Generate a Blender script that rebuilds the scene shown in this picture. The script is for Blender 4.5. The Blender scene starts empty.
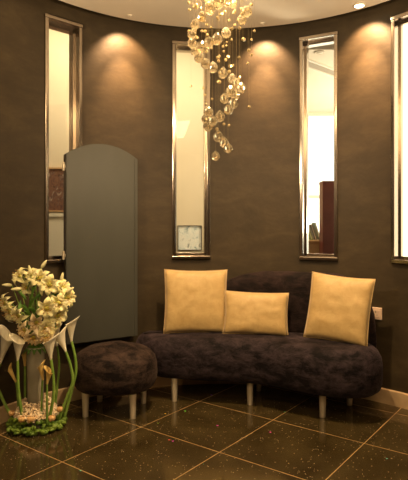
import bpy, bmesh, math, random
from mathutils import Vector, Matrix, noise

# ------------------------------------------------------------------ camera
S = bpy.context.scene
C = S.collection
PI = math.pi
CAM_Z = 1.24
FPX = 511.0
cam_d = bpy.data.cameras.new('camera')
cam = bpy.data.objects.new('camera', cam_d)
C.objects.link(cam)
cam.location = (0, 0, CAM_Z)
cam.rotation_euler = (PI / 2, 0, 0)
cam_d.sensor_fit = 'VERTICAL'
cam_d.sensor_height = 24.0
cam_d.lens = 24.0 * FPX / 480.0
cam_d.shift_y = -11.0 / 480.0
cam_d.clip_start = 0.05
S.camera = cam

# ------------------------------------------------------------------ world, exposure
W = bpy.data.worlds.new('world')
S.world = W
W.use_nodes = True
W.node_tree.nodes['Background'].inputs[0].default_value = (1.0, 0.95, 0.80, 1)
W.node_tree.nodes['Background'].inputs[1].default_value = 2.2
S.view_settings.view_transform = 'Standard'
S.view_settings.look = 'None'
S.view_settings.exposure = 0.7
S.view_settings.gamma = 1.0
S.view_settings.use_curve_mapping = False

# niche: a round room, centre and radius
NX, NY, NR = 0.14, 2.45, 1.66
CEIL = 2.81


def pol(deg, r, z=0.0):
    a = math.radians(deg)
    return Vector((NX + r * math.sin(a), NY + r * math.cos(a), z))


# ------------------------------------------------------------------ lights
WARM = (1.0, 0.66, 0.33)


def light(name, kind, loc, power, col=WARM, size=None, size_y=None, target=None, spot=None, blend=0.5, radius=None):
    d = bpy.data.lights.new(name, kind)
    d.energy = power
    d.color = col
    if kind == 'AREA':
        d.shape = 'RECTANGLE'
        d.size = size
        d.size_y = size_y or size
    if radius is not None:
        d.shadow_soft_size = radius
    if kind == 'SPOT':
        d.spot_size = math.radians(spot)
        d.spot_blend = blend
    o = bpy.data.objects.new(name, d)
    C.objects.link(o)
    o.location = loc
    if target is not None:
        o.rotation_euler = (Vector(target) - Vector(loc)).to_track_quat('-Z', 'Y').to_euler()
    return o


# lobby ceiling panels behind and above the viewer
light('lobby_panel_light', 'AREA', (0.3, -0.35, 3.05), 30, WARM, 1.6, 0.8, (0.3, 1.2, 0))
light('lobby_far_panel_light', 'AREA', (-0.5, -2.2, 3.05), 32, WARM, 2.0, 1.0, (-0.3, 0.5, 1.0))
# downlight in the round ceiling over the seats
light('seat_spot_light', 'SPOT', (0.20, 2.60, CEIL - 0.02), 135, (1.0, 0.68, 0.36), spot=92, blend=0.8,
      target=(0.15, 3.35, 0.3), radius=0.04)
# outer room behind the wall windows
# unseen fill lights added beside the opening to brighten the round ceiling
for sx_ in (-1, 1):
    light('ceiling_fill_light', 'AREA', (NX + sx_ * 1.50, 1.98, 2.02), 17, (1.0, 0.70, 0.40), 0.25, 0.12, (NX + sx_ * 0.75, 3.1, 2.85))
light('corridor_panel_light', 'AREA', (-1.6, 5.1, 3.8), 25, (1.0, 0.80, 0.54), 1.2, 0.6, (-1.6, 5.5, 0))
light('corridor_middle_light', 'AREA', (-0.3, 5.4, 3.8), 27, (1.0, 0.81, 0.56), 0.8, 0.6, (-0.3, 5.7, 0))
light('office_panel_light', 'AREA', (2.6, 5.3, 1.5), 62, (1.0, 0.80, 0.54), 0.8, 0.8, (1.4, 5.2, 2.7))


# ------------------------------------------------------------------ node helpers
def mat(name, base=(0.5, 0.5, 0.5), rough=0.5, metal=0.0, **kw):
    m = bpy.data.materials.new(name)
    m.use_nodes = True
    b = m.node_tree.nodes['Principled BSDF']
    b.inputs['Base Color'].default_value = (*base, 1)
    b.inputs['Roughness'].default_value = rough
    b.inputs['Metallic'].default_value = metal
    for k, v in kw.items():
        b.inputs[k.replace('_', ' ')].default_value = v
    return m


def nt(m):
    t = m.node_tree
    return t, t.nodes, t.links, t.nodes['Principled BSDF']


def tex(m, kind, scale, coord='Object', detail=4, vscale=(1, 1, 1), rough=0.5, dist=0.0):
    t, n, l, b = nt(m)
    tc = n.new('ShaderNodeTexCoord')
    mp = n.new('ShaderNodeMapping')
    mp.inputs['Scale'].default_value = vscale
    l.new(tc.outputs[coord], mp.inputs[0])
    x = n.new('ShaderNodeTex' + kind)
    x.inputs['Scale'].default_value = scale
    if kind == 'Noise':
        x.inputs['Detail'].default_value = detail
        x.inputs['Roughness'].default_value = rough
        x.inputs['Distortion'].default_value = dist
    l.new(mp.outputs[0], x.inputs['Vector'])
    return x


def ramp(m, src, stops, interp='LINEAR'):
    t, n, l, b = nt(m)
    r = n.new('ShaderNodeValToRGB')
    r.color_ramp.interpolation = interp
    e = r.color_ramp.elements
    while len(e) < len(stops):
        e.new(0.5)
    for i, (p, c) in enumerate(stops):
        e[i].position = p
        e[i].color = (*c, 1)
    l.new(src, r.inputs[0])
    return r


def bump(m, src, strength, dist=0.01):
    t, n, l, b = nt(m)
    bp = n.new('ShaderNodeBump')
    bp.inputs['Strength'].default_value = strength
    bp.inputs['Distance'].default_value = dist
    l.new(src, bp.inputs['Height'])
    l.new(bp.outputs[0], b.inputs['Normal'])
    return bp


# ------------------------------------------------------------------ materials
def m_wall():
    m = mat('brown_plaster', rough=0.50)
    t, n, l, b = nt(m)
    x = tex(m, 'Noise', 3.5, detail=10, rough=0.72, dist=0.3, vscale=(1, 1, 2.2))
    r = ramp(m, x.outputs[0], [(0.28, (0.026, 0.0190, 0.0088)), (0.50, (0.040, 0.0285, 0.0138)), (0.74, (0.062, 0.045, 0.0225))])
    l.new(r.outputs[0], b.inputs['Base Color'])
    y = tex(m, 'Noise', 24, detail=6)
    bump(m, y.outputs[0], 0.12, 0.01)
    b.inputs['Specular IOR Level'].default_value = 0.35
    return m


def m_floor():
    m = mat('dark_galaxy_granite', rough=0.09)
    t, n, l, b = nt(m)

    def math_(op, a, b_=None, clamp=False):
        q = n.new('ShaderNodeMath')
        q.operation = op
        q.use_clamp = clamp
        for i, v in enumerate((a, b_)):
            if v is None:
                continue
            if isinstance(v, (int, float)):
                q.inputs[i].default_value = v
            else:
                l.new(v, q.inputs[i])
        return q.outputs[0]
    tc = n.new('ShaderNodeTexCoord')
    mp = n.new('ShaderNodeMapping')
    mp.vector_type = 'TEXTURE'
    mp.inputs['Location'].default_value = (0.086, 2.838, 0)
    mp.inputs['Rotation'].default_value = (0, 0, math.radians(-37.0))
    l.new(tc.outputs['Object'], mp.inputs[0])
    sep = n.new('ShaderNodeSeparateXYZ')
    l.new(mp.outputs[0], sep.inputs[0])

    def line(s):
        q = math_('DIVIDE', s, 0.6)
        q = math_('ADD', q, 100.5)
        q = math_('FRACT', q)
        q = math_('SUBTRACT', q, 0.5)
        q = math_('ABSOLUTE', q)
        return math_('LESS_THAN', q, 0.0042)
    grout = math_('MAXIMUM', line(sep.outputs[0]), line(sep.outputs[1]))
    # mineral flecks
    flecks = []
    for sc, thr in ((125, 0.05), (36, 0.011)):
        v = n.new('ShaderNodeTexVoronoi')
        v.inputs['Scale'].default_value = sc
        l.new(tc.outputs['Object'], v.inputs['Vector'])
        w = n.new('ShaderNodeTexWhiteNoise')
        w.noise_dimensions = '3D'
        l.new(v.outputs['Position'], w.inputs['Vector'])
        pick = math_('LESS_THAN', w.outputs['Value'], thr)
        near = math_('LESS_THAN', v.outputs['Distance'], 0.30 if sc > 100 else 0.24)
        flecks.append((math_('MULTIPLY', pick, near), v, w))
    base = tex(m, 'Noise', 5, detail=8)
    rb = ramp(m, base.outputs[0], [(0.3, (0.036, 0.025, 0.009)), (0.7, (0.070, 0.050, 0.019))])
    mix1 = n.new('ShaderNodeMix'); mix1.data_type = 'RGBA'
    l.new(flecks[0][0], mix1.inputs['Factor'])
    l.new(rb.outputs[0], mix1.inputs['A'])
    mix1.inputs['B'].default_value = (0.52, 0.45, 0.32, 1)
    # large mica flecks, their coloured sparkle painted into the base colour
    hs = n.new('ShaderNodeCombineColor'); hs.mode = 'HSV'
    sepw = n.new('ShaderNodeSeparateXYZ')
    l.new(flecks[1][2].outputs['Color'], sepw.inputs[0])
    l.new(sepw.outputs[1], hs.inputs[0])
    hs.inputs[1].default_value = 0.88
    hs.inputs[2].default_value = 0.95
    mix2 = n.new('ShaderNodeMix'); mix2.data_type = 'RGBA'
    l.new(flecks[1][0], mix2.inputs['Factor'])
    l.new(mix1.outputs['Result'], mix2.inputs['A'])
    l.new(hs.outputs[0], mix2.inputs['B'])
    mix3 = n.new('ShaderNodeMix'); mix3.data_type = 'RGBA'
    l.new(grout, mix3.inputs['Factor'])
    l.new(mix2.outputs['Result'], mix3.inputs['A'])
    mix3.inputs['B'].default_value = (0.42, 0.27, 0.11, 1)
    l.new(mix3.outputs['Result'], b.inputs['Base Color'])
    # slight waviness
    nz = tex(m, 'Noise', 3, detail=2)
    bump(m, nz.outputs[0], 0.03, 0.02)
    rr = math_('MULTIPLY', grout, 0.4)
    rr = math_('ADD', rr, 0.10)
    l.new(rr, b.inputs['Roughness'])
    return m


def m_velvet(name, dark, lit, sheen):
    m = mat(name, rough=0.75)
    t, n, l, b = nt(m)
    x = tex(m, 'Noise', 11, detail=10, rough=0.75, dist=0.3, vscale=(0.8, 0.8, 1.5))
    r = ramp(m, x.outputs[0], [(0.42, dark), (0.66, lit)])
    l.new(r.outputs[0], b.inputs['Base Color'])
    b.inputs['Sheen Weight'].default_value = 0.10
    b.inputs['Sheen Roughness'].default_value = 0.35
    b.inputs['Sheen Tint'].default_value = (*sheen, 1)
    b.inputs['Specular IOR Level'].default_value = 0.15
    bump(m, x.outputs[0], 0.5, 0.02)
    return m


def m_gold_cloth():
    m = mat('gold_fabric', rough=0.55)
    t, n, l, b = nt(m)
    x = tex(m, 'Noise', 16, detail=8, rough=0.65, dist=0.8)
    r = ramp(m, x.outputs[0], [(0.3, (0.43, 0.285, 0.10)), (0.7, (0.52, 0.37, 0.155))])
    l.new(r.outputs[0], b.inputs['Base Color'])
    b.inputs['Sheen Weight'].default_value = 0.25
    y = tex(m, 'Noise', 60, detail=4)
    bump(m, y.outputs[0], 0.15, 0.005)
    return m


def m_varied(name, c0, c1, scale=8, rough=0.6, bmp=0.1, vscale=(1, 1, 1), **kw):
    m = mat(name, rough=rough, **kw)
    t, n, l, b = nt(m)
    x = tex(m, 'Noise', scale, detail=5, vscale=vscale)
    r = ramp(m, x.outputs[0], [(0.35, c0), (0.65, c1)])
    l.new(r.outputs[0], b.inputs['Base Color'])
    if bmp:
        bump(m, x.outputs[0], bmp, 0.01)
    return m


def m_thin_glass(name):
    m = bpy.data.materials.new(name)
    m.use_nodes = True
    n, l = m.node_tree.nodes, m.node_tree.links
    n.clear()
    out = n.new('ShaderNodeOutputMaterial')
    mx = n.new('ShaderNodeMixShader')
    tr = n.new('ShaderNodeBsdfTransparent')
    tr.inputs[0].default_value = (0.96, 0.97, 0.95, 1)
    gl = n.new('ShaderNodeBsdfGlossy')
    gl.inputs['Roughness'].default_value = 0.02
    fr = n.new('ShaderNodeFresnel')
    fr.inputs[0].default_value = 1.45
    l.new(fr.outputs[0], mx.inputs[0])
    l.new(tr.outputs[0], mx.inputs[1])
    l.new(gl.outputs[0], mx.inputs[2])
    l.new(mx.outputs[0], out.inputs[0])
    return m


def m_emit(name, col, strength):
    m = mat(name, col)
    b = m.node_tree.nodes['Principled BSDF']
    b.inputs['Emission Color'].default_value = (*col, 1)
    b.inputs['Emission Strength'].default_value = strength
    return m


M_WALL = m_wall()
M_FLOOR = m_floor()
M_CEIL = m_varied('warm_ceiling_paint', (0.74, 0.68, 0.58), (0.78, 0.72, 0.62), 3, 0.7, 0)
M_CREAM = m_varied('cream_wall_paint', (0.74, 0.64, 0.46), (0.78, 0.68, 0.50), 2, 0.7, 0)
M_PALE = mat('pale_cream_panel', (0.80, 0.74, 0.58), 0.6)
M_LOBBY = m_varied('lobby_wall_paint', (0.30, 0.21, 0.13), (0.36, 0.25, 0.16), 2, 0.7, 0)
M_SKIRT = m_varied('tan_stone_skirting', (0.42, 0.30, 0.17), (0.52, 0.39, 0.23), 10, 0.25, 0)
M_STEEL = mat('polished_bronze_steel', (0.52, 0.46, 0.39), 0.17, 1.0)
M_STEELW = m_varied('brushed_steel', (0.62, 0.55, 0.42), (0.72, 0.64, 0.50), 30, 0.42, 0, (1, 1, 0.1), metal=0.55)
M_GLASS = m_thin_glass('window_glass')
M_VELK = m_velvet('shaded_plum_velvet', (0.004, 0.0022, 0.002), (0.028, 0.016, 0.015), (0.5, 0.35, 0.35))  # darker copy of the seat velvet; backrest shade put into its colour
M_VELB = m_velvet('brown_black_velvet', (0.006, 0.0035, 0.003), (0.066, 0.042, 0.033), (0.65, 0.48, 0.40))
M_VELS = m_velvet('dark_plum_velvet', (0.004, 0.0025, 0.003), (0.050, 0.035, 0.041), (0.60, 0.50, 0.58))  # bluish lit tone puts the pile's highlight into the colour
M_GOLD = m_gold_cloth()
M_PANEL = m_varied('grey_green_metal', (0.056, 0.058, 0.047), (0.070, 0.072, 0.060), 3.0, 0.40, 0.02, (1, 1, 0.3), metal=0.25)
M_DARK = mat('near_black_lacquer', (0.012, 0.007, 0.006), 0.35)
M_SWITCH = mat('ivory_plastic', (0.62, 0.47, 0.36), 0.4)
M_CRYSTAL = mat('clear_crystal', (1.0, 0.90, 0.66), 0.0, Transmission_Weight=0.86, IOR=1.6)
M_BEAD = mat('amber_crystal', (1.0, 0.80, 0.42), 0.18, 0.6)
M_WIRE = mat('chandelier_wire', (0.30, 0.23, 0.12), 0.5, 0.8)
M_PETAL = m_varied('lily_petal', (0.80, 0.76, 0.34), (0.90, 0.86, 0.54), 30, 0.5, 0.1, Subsurface_Weight=0.0)
M_THROAT = mat('lily_throat', (0.50, 0.48, 0.08), 0.6)
M_ANTHER = mat('orange_anther', (0.45, 0.24, 0.05), 0.7)
M_PINKP = m_varied('pinkish_petal', (0.74, 0.58, 0.34), (0.84, 0.74, 0.48), 30, 0.5, 0.1)
M_CALLA = m_varied('calla_white', (0.82, 0.77, 0.58), (0.90, 0.86, 0.70), 12, 0.45, 0.05)
M_CALLAY = m_varied('calla_yellow', (0.72, 0.46, 0.12), (0.80, 0.60, 0.22), 12, 0.45, 0.05)
M_STEM = m_varied('stem_green', (0.13, 0.26, 0.035), (0.24, 0.38, 0.07), 12, 0.45, 0.05)
M_LEAF = m_varied('leaf_green', (0.045, 0.14, 0.015), (0.13, 0.27, 0.03), 18, 0.5, 0.2)
M_MOSS = m_varied('lettuce_green', (0.06, 0.13, 0.010), (0.21, 0.32, 0.035), 22, 0.55, 0.3)
M_CHIP = m_varied('cream_petals', (0.78, 0.58, 0.34), (0.92, 0.82, 0.62), 40, 0.6, 0.2)
M_ROSE = m_varied('peach_rose', (0.66, 0.36, 0.13), (0.82, 0.56, 0.26), 30, 0.55, 0.2)
M_VASE = m_varied('frosted_grey_vase', (0.30, 0.28, 0.21), (0.38, 0.35, 0.27), 9, 0.25, 0)
M_LAMP = m_emit('lamp_glow', (1.0, 0.80, 0.50), 14.0)
M_LAMPC = m_emit('halogen_capsule', (1.0, 0.80, 0.50), 4.0)
M_PANEGLOW = m_emit('glowing_pane', (1.0, 0.94, 0.76), 0.75)  # emission stands in for the bright view through the last pane
M_RED = m_varied('dark_red_wood', (0.12, 0.028, 0.022), (0.17, 0.045, 0.032), 6, 0.4, 0)
M_TAN = m_varied('light_oak', (0.50, 0.30, 0.14), (0.60, 0.38, 0.19), 5, 0.4, 0, (0.3, 1, 4))
M_WHITE = mat('white_paint', (0.78, 0.76, 0.68), 0.5)
M_GREY = mat('grey_vent', (0.40, 0.36, 0.30), 0.5)


# ------------------------------------------------------------------ object helpers
def mesh_obj(name, verts, faces, m, parent=None, smooth=True, loc=None):
    me = bpy.data.meshes.new(name)
    me.from_pydata([tuple(v) for v in verts], [], faces)
    me.validate()
    me.update()
    for mm in (m if isinstance(m, (list, tuple)) else [m]):
        me.materials.append(mm)
    if smooth:
        me.polygons.foreach_set('use_smooth', [True] * len(me.polygons))
    o = bpy.data.objects.new(name, me)
    C.objects.link(o)
    if parent:
        o.parent = parent
    if loc is not None:
        o.location = loc
    return o


def bm_obj(name, bm, m, parent=None, smooth=False, loc=None):
    bmesh.ops.recalc_face_normals(bm, faces=bm.faces)
    me = bpy.data.meshes.new(name)
    bm.to_mesh(me)
    bm.free()
    for mm in (m if isinstance(m, (list, tuple)) else [m]):
        me.materials.append(mm)
    if smooth:
        me.polygons.foreach_set('use_smooth', [True] * len(me.polygons))
    o = bpy.data.objects.new(name, me)
    C.objects.link(o)
    if parent:
        o.parent = parent
    if loc is not None:
        o.location = loc
    return o


def thing(name, label, cat, loc=(0, 0, 0), rotz=0.0, group=None):
    o = bpy.data.objects.new(name, None)
    o.empty_display_size = 0.05
    C.objects.link(o)
    o.location = loc
    o.rotation_euler = (0, 0, rotz)
    tag(o, label, cat, group)
    return o


def tag(o, label, cat, group=None, kind=None):
    o['label'] = label
    o['category'] = cat
    if group:
        o['group'] = group
    if kind:
        o['kind'] = kind
    return o


def struct(o):
    o['kind'] = 'structure'
    return o


def add_box(bm, c, s, rot=None, bev=0.0):
    r = bmesh.ops.create_cube(bm, size=1.0)
    vs = r['verts']
    M = Matrix.Translation(Vector(c)) @ (rot.to_4x4() if rot else Matrix.Identity(4)) @ Matrix.Diagonal((*s, 1))
    bmesh.ops.transform(bm, matrix=M, verts=vs)
    if bev > 0:
        es = list({e for v in vs for e in v.link_edges})
        bmesh.ops.bevel(bm, geom=es, offset=bev, segments=2, profile=0.5, affect='EDGES')


def box_obj(name, c, s, m, parent=None, rot=None, bev=0.0):
    bm = bmesh.new()
    add_box(bm, (0, 0, 0), s, rot, bev)
    return bm_obj(name, bm, m, parent, loc=c)


def tube(name, pts, radii, m, parent=None, seg=8, caps=True):
    pts = [Vector(p) for p in pts]
    if not isinstance(radii, (list, tuple)):
        radii = [radii] * len(pts)
    vs, fs = [], []
    up = Vector((0.13, 0.99, 0.05))
    for i, p in enumerate(pts):
        t = (pts[min(i + 1, len(pts) - 1)] - pts[max(i - 1, 0)]).normalized()
        a = t.cross(up)
        if a.length < 1e-3:
            a = t.cross(Vector((1, 0, 0)))
        a.normalize()
        b = t.cross(a).normalized()
        for k in range(seg):
            th = 2 * PI * k / seg
            vs.append(p + radii[i] * (math.cos(th) * a + math.sin(th) * b))
    for i in range(len(pts) - 1):
        for k in range(seg):
            k2 = (k + 1) % seg
            fs.append((i * seg + k, i * seg + k2, (i + 1) * seg + k2, (i + 1) * seg + k))
    if caps:
        fs.append(tuple(range(seg))[::-1])
        fs.append(tuple((len(pts) - 1) * seg + k for k in range(seg)))
    return mesh_obj(name, vs, fs, m, parent)


def lathe(name, prof, m, parent=None, seg=32, loc=None, smooth=True):
    vs, fs = [], []
    for (r, z) in prof:
        for k in range(seg):
            th = 2 * PI * k / seg
            vs.append((r * math.cos(th), r * math.sin(th), z))
    for i in range(len(prof) - 1):
        for k in range(seg):
            k2 = (k + 1) % seg
            fs.append((i * seg + k, i * seg + k2, (i + 1) * seg + k2, (i + 1) * seg + k))
    fs.append(tuple(range(seg))[::-1])
    fs.append(tuple((len(prof) - 1) * seg + k for k in range(seg)))
    return mesh_obj(name, vs, fs, m, parent, smooth, loc)


def spline(pts, n, closed=True):
    pts = [Vector(p) for p in pts]
    N = len(pts)
    out = []
    segs = N if closed else N - 1
    for i in range(segs):
        if closed:
            p0, p1, p2, p3 = pts[(i - 1) % N], pts[i], pts[(i + 1) % N], pts[(i + 2) % N]
        else:
            p0, p1, p2, p3 = pts[max(i - 1, 0)], pts[i], pts[i + 1], pts[min(i + 2, N - 1)]
        for k in range(n):
            t = k / n
            out.append(0.5 * ((2 * p1) + (-p0 + p2) * t + (2 * p0 - 5 * p1 + 4 * p2 - p3) * t * t + (-p0 + 3 * p1 - 3 * p2 + p3) * t ** 3))
    if not closed:
        out.append(pts[-1])
    return out


# ------------------------------------------------------------------ structure: curved wall with window openings
WIN = [(-43.8, 5.0), (-8.45, 5.25), (26.65, 5.05), (51.2, 5.4)]     # centre angle, half width in degrees (outer frame)
WZ0, WZ1 = 1.0, 2.73
SLOT_TOP = 3.10
WT = 0.09


def curved_wall():
    a0, a1 = -112.0, 112.0
    brk = {a0, a1}
    for c, h in WIN:
        brk |= {c - h + 0.6, c + h - 0.6}
    a = a0
    while a < a1:
        brk.add(a)
        a += 2.0
    brk = sorted(brk)
    merged = [brk[0]]
    keep = {round(c + s * (h - 0.6), 5) for c, h in WIN for s in (-1, 1)}
    for b in brk[1:]:
        if b - merged[-1] < 0.35:
            if round(b, 5) in keep:
                merged[-1] = b
            continue
        merged.append(b)
    A = merged
    Zs = [0.0, WZ0 + 0.017, WZ1 - 0.017, SLOT_TOP]

    def hole(i, j):
        m_ = (A[i] + A[i + 1]) / 2
        return j == 1 and any(abs(m_ - c) < h - 0.6 for c, h in WIN)
    vs, fs = [], []
    idx = {}

    def V(i, j, s):
        k = (i, j, s)
        if k not in idx:
            idx[k] = len(vs)
            vs.append(pol(A[i], NR + (WT if s else 0), Zs[j]))
        return idx[k]
    nI, nJ = len(A) - 1, 3
    for i in range(nI):
        for j in range(nJ):
            if hole(i, j):
                continue
            fs.append((V(i, j, 0), V(i, j + 1, 0), V(i + 1, j + 1, 0), V(i + 1, j, 0)))
            fs.append((V(i, j, 1), V(i + 1, j, 1), V(i + 1, j + 1, 1), V(i, j + 1, 1)))
    flat0 = len(fs)
    # closing faces use their own vertices so the round face stays smooth

    def quad(a_, b_, c_, d_):
        n0 = len(vs)
        vs.extend([vs[a_].copy(), vs[b_].copy(), vs[c_].copy(), vs[d_].copy()])
        fs.append((n0, n0 + 1, n0 + 2, n0 + 3))
    for i in range(nI):
        for j in range(nJ):
            h = hole(i, j)
            if not h:
                for (ii, side) in ((i - 1, i), (i + 1, i + 1)):
                    if ii < 0 or ii >= nI or hole(ii, j):
                        quad(V(side, j, 0), V(side, j + 1, 0), V(side, j + 1, 1), V(side, j, 1))
                for (jj, side) in ((j - 1, j), (j + 1, j + 1)):
                    if jj < 0 or jj >= nJ or hole(i, jj):
                        quad(V(i, side, 0), V(i + 1, side, 0), V(i + 1, side, 1), V(i, side, 1))
    o = mesh_obj('wall_back', vs, fs, M_WALL)
    for p in o.data.polygons[flat0:]:
        p.use_smooth = False
    return struct(o)


curved_wall()

# floor, ceilings
fx0, fx1, fy0, fy1 = -4.0, 4.5, -4.0, 6.6
struct(box_obj('floor', (0, 0, 0), (1, 1, 1), M_FLOOR))
fl = bpy.data.objects['floor']
bm = bmesh.new()
add_box(bm, ((fx0 + fx1) / 2, (fy0 + fy1) / 2, -0.05), (fx1 - fx0, fy1 - fy0, 0.1))
bm.to_mesh(fl.data); bm.free()
fl.location = (0, 0, 0)

# the round dropped ceiling of the niche
bm = bmesh.new()
r_ = bmesh.ops.create_cone(bm, cap_ends=True, segments=128, radius1=1.55, radius2=1.55, depth=SLOT_TOP - CEIL)
bmesh.ops.translate(bm, verts=bm.verts, vec=(NX, NY, (SLOT_TOP + CEIL) / 2))
struct(bm_obj('ceiling', bm, M_CEIL))
# lobby ceiling in front of and over the niche
bm = bmesh.new()
add_box(bm, ((fx0 + fx1) / 2, (fy0 + 4.3) / 2, SLOT_TOP + 0.05), (fx1 - fx0, 4.3 - fy0, 0.1))
struct(bm_obj('ceiling_lobby', bm, M_CEIL))

# side walls of the lobby, and its far walls
def slab(name, x0, x1, y0, y1, z0, z1, m):
    bm = bmesh.new()
    add_box(bm, ((x0 + x1) / 2, (y0 + y1) / 2, (z0 + z1) / 2), (x1 - x0, y1 - y0, z1 - z0))
    return struct(bm_obj(name, bm, m))


ex = NR * math.sin(math.radians(112)) + 0.02
ey = NY + NR * math.cos(math.radians(112))
slab('wall_front_left', fx0, NX - ex + 0.03, ey - 0.05, ey + 0.07, 0, SLOT_TOP, M_LOBBY)
slab('wall_front_right', NX + ex - 0.03, fx1, ey - 0.05, ey + 0.07, 0, SLOT_TOP, M_LOBBY)
slab('wall_rear', fx0, fx1, fy0 - 0.1, fy0, 0, SLOT_TOP, M_LOBBY)
slab('wall_left', fx0 - 0.1, fx0, fy0, fy1, 0, 4.0, M_LOBBY)
slab('wall_right', fx1, fx1 + 0.1, fy0, fy1, 0, 4.0, M_LOBBY)

# outer room behind the niche
PX = 0.75     # the low office ceiling starts here
LOWC = 2.75
slab('wall_corridor', fx0, -0.95, 6.0, 6.1, 0, 4.0, M_CREAM)
slab('wall_corridor_return', -1.05, -0.95, 6.1, 6.6, 0, 4.0, M_CREAM)
slab('wall_office', -0.95, 1.25, 6.6, 6.7, 0, 4.0, M_CREAM)
slab('wall_office_header', 1.25, fx1, 6.6, 6.7, LOWC, 4.0, M_CREAM)
slab('wall_office_sill', 1.25, fx1, 6.6, 6.7, 0, 0.25, M_CREAM)
slab('ceiling_office', PX, fx1, 4.3, 6.6, LOWC, LOWC + 0.1, M_CEIL)
slab('ceiling_corridor', fx0, fx1, 4.3, 6.7, 4.0, 4.1, M_CREAM)
slab('wall_over_niche', fx0, fx1, 4.3, 4.36, SLOT_TOP, 4.0, M_CREAM)
slab('trim_1', fx0, -0.95, 5.975, 6.0, 1.385, 1.425, M_PALE)
slab('trim_2', fx0, -0.95, 5.99, 6.0, 0.0, 1.385, M_PALE)
slab('trim_3', -0.95, 1.25, 6.56, 6.6, 0.88, 0.92, M_DARK)
# big office window in the far wall
bm = bmesh.new()
for x in (1.27, 2.35, 3.43, fx1 - 0.02):
    add_box(bm, (x, 6.65, (0.25 + LOWC) / 2), (0.05, 0.07, LOWC - 0.25))
for z in (0.27, 1.66, LOWC - 0.02):
    add_box(bm, ((1.25 + fx1) / 2, 6.65, z), (fx1 - 1.25, 0.06, 0.04))
w5 = struct(bm_obj('window_5', bm, M_WHITE))
bm = bmesh.new()
add_box(bm, ((1.25 + fx1) / 2, 6.65, (0.25 + LOWC) / 2), (fx1 - 1.27, 0.006, LOWC - 0.27))
bm_obj('glass_pane', bm, M_GLASS, w5)


# skirting following the wall
def skirting():
    vs, fs = [], []
    A = [(-112 + 224 * i / 112) for i in range(113)]
    for a in A:
        for (r, z) in ((NR - 0.018, 0), (NR - 0.018, 0.098), (NR - 0.012, 0.104), (NR, 0.104), (NR, 0)):
            vs.append(pol(a, r, z))
    for i in range(112):
        for k in range(5):
            k2 = (k + 1) % 5
            fs.append((i * 5 + k, i * 5 + k2, (i + 1) * 5 + k2, (i + 1) * 5 + k))
    fs.append((0, 1, 2, 3, 4)); fs.append(tuple(112 * 5 + k for k in range(5))[::-1])
    return struct(mesh_obj('baseboard_back', vs, fs, M_SKIRT, smooth=False))


skirting()


# mirror steel window frames
def window(i, c, h):
    hw = NR * math.sin(math.radians(h))
    a = math.radians(c)
    root_rot = -a
    p = pol(c, NR)
    bm = bmesh.new()
    y0, y1 = -0.022 - (NR - NR * math.cos(math.radians(h))), WT + 0.012
    t = 0.026
    ym, yd = (y0 + y1) / 2, (y1 - y0)
    for s in (-1, 1):
        add_box(bm, (s * (hw - t / 2), ym, (WZ0 + WZ1) / 2), (t, yd, WZ1 - WZ0), bev=0.004)
        # inner step of the lining
        add_box(bm, (s * (hw - t - 0.006), ym + 0.035, (WZ0 + WZ1) / 2), (0.014, yd - 0.07, WZ1 - WZ0 - 2 * t + 0.004), bev=0.002)
    for z, s in ((WZ0, 1), (WZ1, -1)):
        add_box(bm, (0, ym - 0.002, z + s * t / 2), (2 * hw + 0.006, yd + 0.004, t), bev=0.004)
        add_box(bm, (0, ym + 0.035, z + s * (t + 0.010)), (2 * hw - 2 * t + 0.002, yd - 0.07, 0.022), bev=0.002)
    o = struct(bm_obj('window_%d' % i, bm, M_STEEL, loc=(p.x, p.y, 0)))
    o.rotation_euler = (0, 0, root_rot)
    g = box_obj('glass_pane', (0, WT * 0.75, (WZ0 + WZ1) / 2), (2 * hw - 2 * t - 0.02, 0.006, WZ1 - WZ0 - 2 * t - 0.03), M_GLASS if i != 4 else M_PANEGLOW, o)
    return o


for i, (c, h) in enumerate(WIN):
    window(i + 1, c, h)

# ------------------------------------------------------------------ things beyond the windows
# picture seen through the left window
def picture(name, label, cx, y, cz, w, h, mf, mp, f=0.018):
    t = thing(name, label, 'picture', (cx, y, cz))
    bm = bmesh.new()
    for s in (-1, 1):
        add_box(bm, (s * (w / 2 - f / 2), -0.012, 0), (f, 0.022, h))
        add_box(bm, (0, -0.012, s * (h / 2 - f / 2)), (w, 0.022, f))
    bm_obj('picture_frame', bm, mf, t)
    box_obj('print', (0, -0.006, 0), (w - 2 * f + 0.004, 0.008, h - 2 * f + 0.004), mp, t)
    return t


def m_art(name, stops, scale, dist=1.5, emit=0):
    m = mat(name, rough=0.3)
    t, n, l, b = nt(m)
    x = tex(m, 'Noise', scale, detail=5, dist=dist)
    r = ramp(m, x.outputs[0], stops)
    l.new(r.outputs[0], b.inputs['Base Color'])
    return m


picture('wall_picture', 'brown-toned framed photograph on the cream wall, seen through the leftmost window',
        -1.78, 5.995, 1.70, 0.62, 0.52, M_TAN,
        m_art('brown_print', [(0.3, (0.05, 0.025, 0.02)), (0.45, (0.26, 0.14, 0.09)), (0.55, (0.12, 0.06, 0.05)), (0.7, (0.55, 0.45, 0.36))], 9, 2.5))
picture('wall_picture', 'small pale blue and white picture with a dark rim, seen low in the middle window',
        -0.185, 6.595, 1.125, 0.31, 0.32, M_DARK,
        m_art('pale_print', [(0.3, (0.10, 0.22, 0.26)), (0.42, (0.85, 0.90, 0.85)), (0.6, (0.95, 0.95, 0.88)), (0.72, (0.25, 0.32, 0.30))], 9, 1.0), 0.008)

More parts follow.
